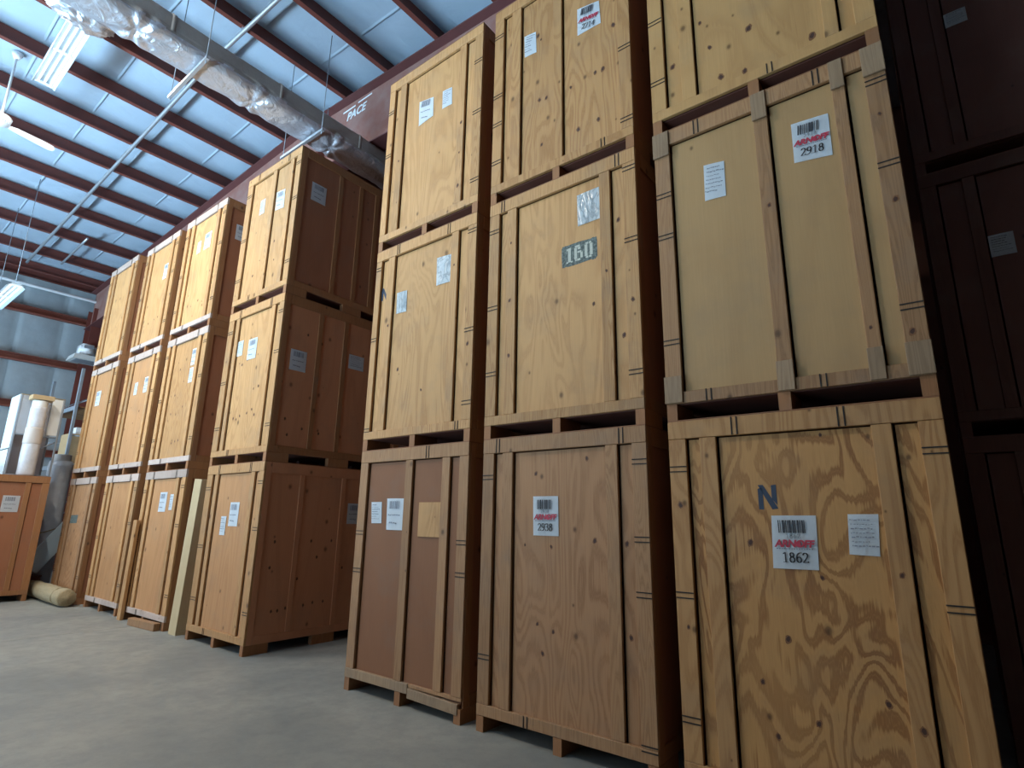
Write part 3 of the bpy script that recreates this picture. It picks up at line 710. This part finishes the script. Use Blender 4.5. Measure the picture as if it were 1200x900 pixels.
side_knots(D0, [(.25, 1.25), (.22, .95), (.3, .45), (.38, .45), (.48, .47), (.72, .48), (.85, .5), (1.0, .5), (.75, 1.25), (1.05, 1.25), (.85, 1.05), (1.25, .9), (.6, .8)])
side_knots(D1, [(.2, .55), (.25, .35), (.45, .45), (.7, .42), (.1, 1.02), (.62, 1.65), (.4, 1.72)])
# --- crate I at the far left, turned so that its side faces us
I0 = crate((-14.77, -.44 - CW, 0), 'reddish crate at the far left edge carrying a white-sided cabinet', 'side', 'lum_red', batt=[(.62, .70), (1.12, 1.2)], mt=(), mb=(), mL=(), mR=(), rot=math.radians(90))
sticker(I0, std_quad(.84, 1.84, .245, .29), None, False, YP, seed=23)
# --- stack H, in the dark at the right
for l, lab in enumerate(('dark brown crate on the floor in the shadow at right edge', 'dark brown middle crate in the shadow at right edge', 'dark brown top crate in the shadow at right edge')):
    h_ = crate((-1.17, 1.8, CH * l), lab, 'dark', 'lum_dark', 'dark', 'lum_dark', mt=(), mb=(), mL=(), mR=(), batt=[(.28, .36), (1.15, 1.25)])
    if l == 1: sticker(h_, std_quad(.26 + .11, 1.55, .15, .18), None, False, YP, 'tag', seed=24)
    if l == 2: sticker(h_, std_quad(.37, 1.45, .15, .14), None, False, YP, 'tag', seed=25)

# ------------------------------------------------------------------ duct wrapped in foil
DX0, DX1, DZ0, DZ1 = -8.46, -7.95, 7.10, 7.46
duct = thing('air_duct', 'silver foil wrapped air duct running under the rafter above the gap', 'duct', ((DX0 + DX1) / 2, 0, DZ0))
ny, prof = 300, []
hw, hh = (DX1 - DX0) / 2, (DZ1 - DZ0)
def rrect(n=72, r=.09):
    pts = []
    segs = [(-hw + r, 0, hw - r, 0), None, (hw, r, hw, hh - r), None, (hw - r, hh, -hw + r, hh), None, (-hw, hh - r, -hw, r), None]
    cs = [None, (hw - r, r, -90), None, (hw - r, hh - r, 0), None, (-hw + r, hh - r, 90), None, (-hw + r, r, 180)]
    for s, c in zip(segs, cs):
        if s:
            for i in range(14): t = i / 14; pts.append((s[0] + (s[2] - s[0]) * t, s[1] + (s[3] - s[1]) * t))
        else:
            for i in range(6): a = math.radians(c[2] + 90 * i / 6); pts.append((c[0] + r * math.cos(a), c[1] + r * math.sin(a)))
    return pts
pf = rrect(); tufts = [(-2.05, .02), (-.62, -.02), (.62, .0), (-3.4, .03), (1.9, 0)]
bm = bmesh.new(); rings = []
for i in range(ny + 1):
    y = -4.2 + 6.6 * i / ny; ring = []
    for (u, z) in pf:
        n = Vector((u / hw, 0, (z - hh / 2) / (hh / 2))); n.normalize(); d = 0
        if z < .12:
            for ty, tu in tufts:
                dy, du = y - ty, u - tu; r = math.hypot(dy, du)
                a = math.atan2(du, dy)
                d += (-.05 * math.exp(-(r / .07) ** 2) + .022 * math.sin(a * 7 + ty * 5 + 2 * noise.noise(Vector((dy * 3, du * 3, 1)))) * math.exp(-(r / .34) ** 2) * min(1, r / .06))
            d += -.045 * (1 - (u / hw) ** 2) * -1 * .9 + .012 * noise.noise(Vector((u * 9, y * 5, 2)))
        else: d += .008 * noise.noise(Vector((u * 4 + z * 5, y * 2.5, 7)))
        ring.append(bm.verts.new((u + n.x * d, y, z + n.z * d)))
    rings.append(ring)
m_ = len(pf)
for a, b in zip(rings, rings[1:]):
    for k in range(m_): bm.faces.new((a[k], a[(k + 1) % m_], b[(k + 1) % m_], b[k]))
bm.faces.new(rings[0]); bm.faces.new(rings[-1]); bmesh.ops.recalc_face_normals(bm, faces=bm.faces[:])
me_ = fin(bm, 'foil_wrap', True); me_.materials.append(MT['foil']); me_.materials.append(MT['duct_shade'])
for p in me_.polygons:
    if p.center.z > .075: p.material_index = 1  # sides take the shaded foil colour
link('foil_wrap', me_, None, duct)
for y in (-2.9, -1.75, -.35, .98):
    bm = bmesh.new(); ra_ = [[bm.verts.new((u * k, yy_, hh / 2 + (z - hh / 2) * k)) for u, z in pf if z > .07] for yy_, k in ((y - .025, 1.01), (y - .025, 1.04), (y + .025, 1.04), (y + .025, 1.01))]
    for a, b in zip(ra_, ra_[1:]):
        for k in range(len(a) - 1): bm.faces.new((a[k], a[k + 1], b[k + 1], b[k]))
    bmesh.ops.recalc_face_normals(bm, faces=bm.faces[:])
    link('tape_band', fin(bm, 'tape_band', True), MT['duct_shade'], duct)
bm = bmesh.new(); bmesh.ops.create_uvsphere(bm, u_segments=64, v_segments=40, radius=1)
for v in bm.verts:
    p = v.co.copy(); k = 1 + .22 * noise.noise(p * 3.1) + .10 * noise.noise(p * 8) + .05 * math.sin(18 * math.atan2(p.z, p.x) + 4 * p.y)
    v.co = Vector((p.x * .26, p.y * .36, p.z * .2)) * k
link('foil_elbow', fin(bm, 'foil_elbow', True), MT['foil'], duct, (-.38, -2.5, .2))
for y in (-1.38, .25):
    h = thing('duct_hanger', 'slotted strut with two rods holding the duct, %s' % ('nearer the camera' if y < 0 else 'just in front of the rafter'), 'hanger', ((DX0 + DX1) / 2, y, DZ0 - .07))
    x0, x1 = -8.93, -7.80; mx = (DX0 + DX1) / 2
    bm = bmesh.new(); add_box(bm, (x0 - mx, -.021, -.04), (x1 - mx, .021, -.036)); add_box(bm, (x0 - mx, -.021, -.036), (x1 - mx, -.018, 0)); add_box(bm, (x0 - mx, .018, -.036), (x1 - mx, .021, 0))
    link('strut', fin(bm, 'strut'), MT['galv'], h)
    for x in (x0 + .05, x1 - .05): link('rod', tube_me([(x - mx, 0, -.08), (x - mx, 0, roofz(x) - DZ0 + .07)], .006, 6), MT['galv_dark'], h)

# ------------------------------------------------------------------ conduit, fan, lamps
def along_roof(x0, x1, y, drop, n=12): return [(x0 + (x1 - x0) * i / n, y, roofz(x0 + (x1 - x0) * i / n) - drop) for i in range(n + 1)]
c_ = thing('conduit', 'long grey conduit clamped under the purlins across the ceiling', 'pipe', (-12, -.6, 8.6))
link('pipe', tube_me([(x + 12, y + .6, z - 8.6) for x, y, z in along_roof(-6.5, -20.6, -.6, .035, 16)], .034, 10), MT['galv'], c_)
for x in PX:
    if -20.6 < x < -6.6: box('strap_clip', (x + 12 - .02, -.05, roofz(x) - 8.6 - .075), (x + 12 + .08, .05, roofz(x) - 8.6 - .0005), MT['galv_dark'], c_) if False else link('strap_clip', tube_me([(x + 12, -.0, roofz(x) - 8.602), (x + 12 + .05, 0, roofz(x) - 8.602)], .04, 10), MT['galv_dark'], c_)
    if -10.5 < x < -6.5 : pass
c2 = tag(link('conduit', tube_me(along_roof(-17.9, -20.0, .02, .045, 4), .028, 8), MT['galv']), 'short pale conduit near the end wall right of the long one', 'pipe')

def lamp(loc, label, power, L=1.88, slope=.05, color=(1, .96, .88), drop=.55, rot=0, lit=True):
    t = thing('strip_light', label, 'light', loc, (0, 0, rot), 'fluorescent strip lights')
    k = lambda x: slope * x
    Wd = .15
    bm = bmesh.new()
    prof_ = [(-Wd, -.02), (-Wd + .01, -.02), (-.05, .06), (.05, .06), (Wd - .01, -.02), (Wd, -.02), (.05, .075), (-.05, .075)]
    A = [bm.verts.new((-L / 2, y, z + k(-L / 2))) for y, z in prof_]; Bv = [bm.verts.new((L / 2, y, z + k(L / 2))) for y, z in prof_]
    bm.faces.new(A); bm.faces.new(Bv[::-1])
    for i in range(8): j = (i + 1) % 8; bm.faces.new((A[i], Bv[i], Bv[j], A[j]))
    bmesh.ops.recalc_face_normals(bm, faces=bm.faces[:])
    link('reflector', fin(bm, 'reflector'), MT['lamp_metal'], t)
    for y in (-.075, .0, .075):
        for x0, x1 in ((-L / 2 + .05, -.03), (.03, L / 2 - .05)):
            link('tube', tube_me([(x0, y, .012 + k(x0)), (x1, y, .012 + k(x1))], .013, 8), MT['tube'] if lit else MT['white'], t)
    for x in (-L / 2 + .02, 0, L / 2 - .02):
        box('socket_bar', (x - .02, -.11, .0 + k(x)), (x + .02, .11, .03 + k(x)), MT['white'], t)
    for x in (-L / 2 + .15, L / 2 - .15): link('hanging_rod', tube_me([(x, 0, .07 + k(x)), (x, 0, roofz(loc[0] + x) - loc[2] if not rot else roofz(loc[0]) - loc[2])], .006, 6), MT['galv_dark'], t)
    if power:
        l = bpy.data.lights.new('lamp_glow', 'AREA'); l.shape = 'RECTANGLE'; l.size = L - .1; l.size_y = .03; l.energy = power; l.color = color
        o = bpy.data.objects.new('lamp_glow', l); COL.objects.link(o); o.parent = t; o.location = (0, 0, -.012); o.rotation_euler = (0, -math.atan(slope), 0)
    return t
lamp((-10.85, -2.26, 8.16), 'lit fluorescent strip light beside the silver duct', 170)
lamp((-16.75, -1.42, 6.0), 'low fluorescent strip light hanging near the end wall at left edge', 0, 2.0, .0)
for i, x in enumerate((-8.4, -12.6, -16.6)):  # added lamps out of view, lighting the crate fronts from upper left
    lamp((x, -4.4, roofz(x) - .55), 'added unseen fluorescent strip light over the aisle, %s' % ('nearest the camera', 'between the other two aisle lights', 'nearest the end wall')[i], (620, 260, 120)[i], 1.9, -.055 if x > -9 else .05, color=(1, .89, .75))

fan = thing('ceiling_fan', 'white ceiling fan with paddle blades at the left edge', 'fan', (-12.6, -2.55, 7.62))
bm = bmesh.new(); bmesh.ops.create_cone(bm, cap_ends=True, segments=24, radius1=.12, radius2=.15, depth=.14); bmesh.ops.bevel(bm, geom=bm.edges[:], offset=.02, segments=2, affect='EDGES')
link('motor', fin(bm, 'motor', True), MT['white'], fan, (0, 0, .05))
link('downrod', tube_me([(0, 0, .1), (0, 0, roofz(-12.6) - 7.62 + PD)], .018, 8), MT['white'], fan)
bm = bmesh.new(); bmesh.ops.create_cone(bm, cap_ends=True, segments=20, radius1=.04, radius2=.08, depth=.1); link('canopy', fin(bm, 'canopy', True), MT['white'], fan, (0, 0, roofz(-12.6) - 7.62 + PD - .05))
bm = bmesh.new()
o_ = [(.13, -.03), (.22, -.06), (.6, -.085), (.72, -.08), (.76, -.04), (.76, .03), (.7, .06), (.22, .05), (.13, .03)]
A = [bm.verts.new((x, y, -.18 * y)) for x, y in o_]; Bv = [bm.verts.new((x, y, -.18 * y + .012)) for x, y in o_]
bm.faces.new(A); bm.faces.new(Bv[::-1])
for i in range(len(o_)): j = (i + 1) % len(o_); bm.faces.new((A[i], Bv[i], Bv[j], A[j]))
bmesh.ops.recalc_face_normals(bm, faces=bm.faces[:]); fb = fin(bm, 'blade'); fb.materials.append(MT['white'])
for k in range(3): link('blade', fb, None, fan, (0, 0, .0), (0, 0, math.radians(103 + 120 * k)))

# ------------------------------------------------------------------ things between and around the crates
def cyl_roll(r, h, seed, cap=.0, squash=.04, seg=28, n=20):
    pts, rr = [], []
    bm = bmesh.new(); rings = []
    for i in range(n + 1):
        z = h * i / n; ring = []
        for k in range(seg):
            a = 2 * math.pi * k / seg
            q = r * (1 + squash * noise.noise(Vector((math.cos(a) * 2, math.sin(a) * 2, z * 3 + seed))) + .02 * noise.noise(Vector((math.cos(a) * 6, math.sin(a) * 6, z * 9 + seed))))
            if i in (0, n): q *= .93
            ring.append(bm.verts.new((q * math.cos(a), q * math.sin(a), z)))
        rings.append(ring)
    for a, b in zip(rings, rings[1:]):
        for k in range(seg): bm.faces.new((a[k], a[(k + 1) % seg], b[(k + 1) % seg], b[k]))
    for ring, s in ((rings[0], -1), (rings[-1], 1)):   # spiral-looking sunken ends
        prev = ring
        for f_, dz in ((.7, -.02), (.68, -.008), (.4, -.016), (.36, -.003)):
            nr = [bm.verts.new((v.co.x * f_ / (1 if prev is ring else 1), v.co.y * f_, v.co.z + s * dz)) for v in ring]
            for k in range(seg): bm.faces.new((prev[k], prev[(k + 1) % seg], nr[(k + 1) % seg], nr[k]))
            prev = nr
        bm.faces.new(prev)
    bmesh.ops.recalc_face_normals(bm, faces=bm.faces[:])
    return fin(bm, 'roll', True)
# cloth roll lying on the floor in front of the farthest stack
rl = thing('cloth_roll', 'tan burlap roll lying on the floor at the farthest stack', 'roll', (-15.62, -.215, .148))
link('roll', cyl_roll(.14, 2.25, 3, squash=.1), MT['burlap'], rl, (0, 0, 0), (0, math.radians(90), 0))
for x in (.35, 1.9): link('tie_cord', tube_me([(x, .148 * math.cos(a), .148 * math.sin(a)) for a in [2 * math.pi * i / 20 for i in range(21)]], .006, 6), MT['burlap'], rl)
# tall wrapped carpet roll standing behind crate I
cr = thing('carpet_roll', 'tall plastic-wrapped carpet roll standing behind the reddish crate', 'roll', (-16.25, .02, 0))
link('roll', cyl_roll(.21, 2.62, 8), MT['plastic'], cr); link('bare_top', cyl_roll(.165, .16, 5), MT['cream'], cr, (0, 0, 2.60))
link('tape_band', tube_me([(.215 * math.cos(a), .215 * math.sin(a), 1.2 + .08 * math.sin(a)) for a in [2 * math.pi * i / 24 for i in range(25)]], .012, 6), MT['burlap'], cr)
# white board leaning diagonally
wbd = tag(link('white_board', box_me(.04, .33, 1.75, MT['panel_white'], .004), None, None, (-15.83, -.40, .56), (math.radians(-33.5), 0, 0)), 'glossy white board leaning between the reddish crate and farthest stack', 'board')
tote = thing('storage_box', 'dark box on the floor under the leaning white board', 'box', (-15.99, -.43, 0))
box('body', (0, 0, 0), (.34, .36, .32), MT['dark'], tote, .01); box('lid', (-.01, -.005, .3205), (.35, .365, .36), MT['lum_dark'], tote, .006)
# cabinet on crate I
cb = thing('cabinet', 'white-sided steel cabinet frame standing on the reddish crate', 'cabinet', (-15.95, -1.05, CH))
Wc, Hc, Dc = .70, 1.57, .70
box('side_sheet', (0.03, -.012, .52), (Dc - .03, -.001, Hc - .01), MT['panel_white'], cb); box('side_sheet', (0.05, -.010, .02), (Dc - .06, -.001, .50), MT['panel_white'], cb)
box('back_sheet', (0, .03, .02), (.012, Wc - .03, Hc - .02), MT['mauve'], cb)
box('top_sheet', (0, 0, Hc - .015), (Dc, Wc, Hc), MT['burlap'], cb)
for x in (0, Dc - .03):
    for y in (0, Wc - .03): box('post', (x, y, 0), (x + .03, y + .03, Hc - .016), MT['galv_dark'], cb)
box('shelf', (Dc - .12, .031, .78), (Dc - .001, Wc - .031, .80), MT['galv_dark'], cb); box('shelf', (.013, .031, .02), (Dc - .001, Wc - .031, .04), MT['galv_dark'], cb)
box('front_sheet', (Dc - .02, .50, .82), (Dc - .012, Wc - .031, Hc - .02), MT['offwhite'], cb)
link('brace', tube_me([(Dc - .02, .25, .40), (Dc - .02, Wc - .03, .70)], .012, 6), MT['galv_dark'], cb)
box('door_film', (Dc - .006, .031, .805), (Dc - .003, .48, Hc - .02), MT['clear'], cb, 0)
# wrapped tube standing in front of the cabinet, small box on top
tb = thing('wrapped_tube', 'upright plastic-wrapped white tube in front of the cabinet', 'roll', (-15.05, -.78, CH))
link('roll', cyl_roll(.135, .62, 12), MT['plastic'], tb); link('middle_wrap', cyl_roll(.14, .32, 13), MT['cream'], tb, (0, 0, .60)); link('clear_wrap', cyl_roll(.13, .40, 14), MT['plastic'], tb, (0, 0, .91)); link('top_cap', cyl_roll(.12, .14, 15), MT['offwhite'], tb, (0, 0, 1.30))
cbx = thing('small_carton', 'small cardboard box lying on top of the wrapped tube', 'box', (-15.19, -.94, CH + 1.452))
box('carton', (0, 0, 0), (.28, .34, .085), MT['cardboard'], cbx, .004); box('lid_tape', (.12, -.001, .0845), (.17, .341, .0865), MT['board'], cbx, 0)
# pallet rack at the end wall with cartons
rk = thing('pallet_rack', 'dark steel pallet rack against the end wall behind the farthest stack', 'rack', (-19.6, .30, 0))
for x in (0, 2.3):
    for y in (0, .95): box('upright', (x, y, 0), (x + .07, y + .06, 4.9), MT['galv_dark'], rk)
    for i in range(6): link('brace', tube_me([(x + .035, .06, .3 + i * .75), (x + .035, .95, .3 + i * .75 + (.62 if i % 2 else .0))], .014, 6), MT['galv_dark'], rk)
for z in (1.2, 2.55, 3.9):
    for y in (.0, .97): box('beam', (.071, y, z), (2.299, y + .04, z + .1), MT['galv_dark'], rk)
    box('deck', (.075, .041, z + .075), (2.295, .969, z + .0995), MT['lum_brown'], rk, 0)
k1 = thing('carton', 'tan cardboard carton on the rack behind the farthest stack', 'box', (-18.1, .36, 2.65))
box('body', (0, 0, 0), (.62, .55, .72), MT['cardboard'], k1, .004); box('tape', (.28, -.001, .7195), (.34, .551, .7215), MT['board'], k1, 0)
k2 = thing('carton', 'small white box on top of the tan carton on the rack', 'box', (-17.98, .52, 3.372))
box('body', (0, 0, 0), (.3, .28, .17), MT['white'], k2, .004); box('flap', (0, .0, .1705), (.3, .14, .178), MT['white'], k2, .002)
# heater on a wall bracket by the column
ac = thing('unit_heater', 'white unit heater with dark grille on the column of the end wall', 'heater', (-21.088, .84, 5.83))
bm = bmesh.new(); add_box(bm, (.0, .0, .0), (.62, .66, .14)); 
for v in bm.verts:
    if v.co.z < .01: v.co.x = .31 + (v.co.x - .31) * 1.12; v.co.y = .33 + (v.co.y - .33) * 1.12
link('hood', fin(bm, 'hood'), MT['offwhite'], ac)
box('dark_grille', (.05, .05, -.012), (.57, .61, -.001), MT['galv_dark'], ac)
bm = bmesh.new(); add_box(bm, (.1, .12, .141), (.52, .52, .5)); bmesh.ops.bevel(bm, geom=bm.edges[:], offset=.06, segments=3, affect='EDGES')
link('casing', fin(bm, 'casing', True), MT['white'], ac); box('vent_slot', (.515, .2, .36), (.524, .44, .44), MT['galv_dark'], ac)
# tall tan board and stake leaning between stacks
tbp = tag(link('tan_board', box_me(.22, .62, 2.05, MT['board'], .004), None, None, (-9.84, .0, .0), (0, math.radians(3.6), 0)), 'tall tan board box leaning in the slot between two floor crates', 'board')
stk = tag(link('wood_stake', box_me(.13, .05, 1.46, MT['lum'], .004), None, None, (-11.52, -.062, .0), (0, math.radians(1.0), 0)), 'pale wooden stake leaning upright between two far floor crates', 'stake')
blk = tag(link('wood_block', box_me(.78, .09, .10, MT['lum_brown'], .006), None, None, (-10.90, -.13, 0), (0, 0, math.radians(4))), 'loose brown timber lying on the floor before the orange crate', 'timber')
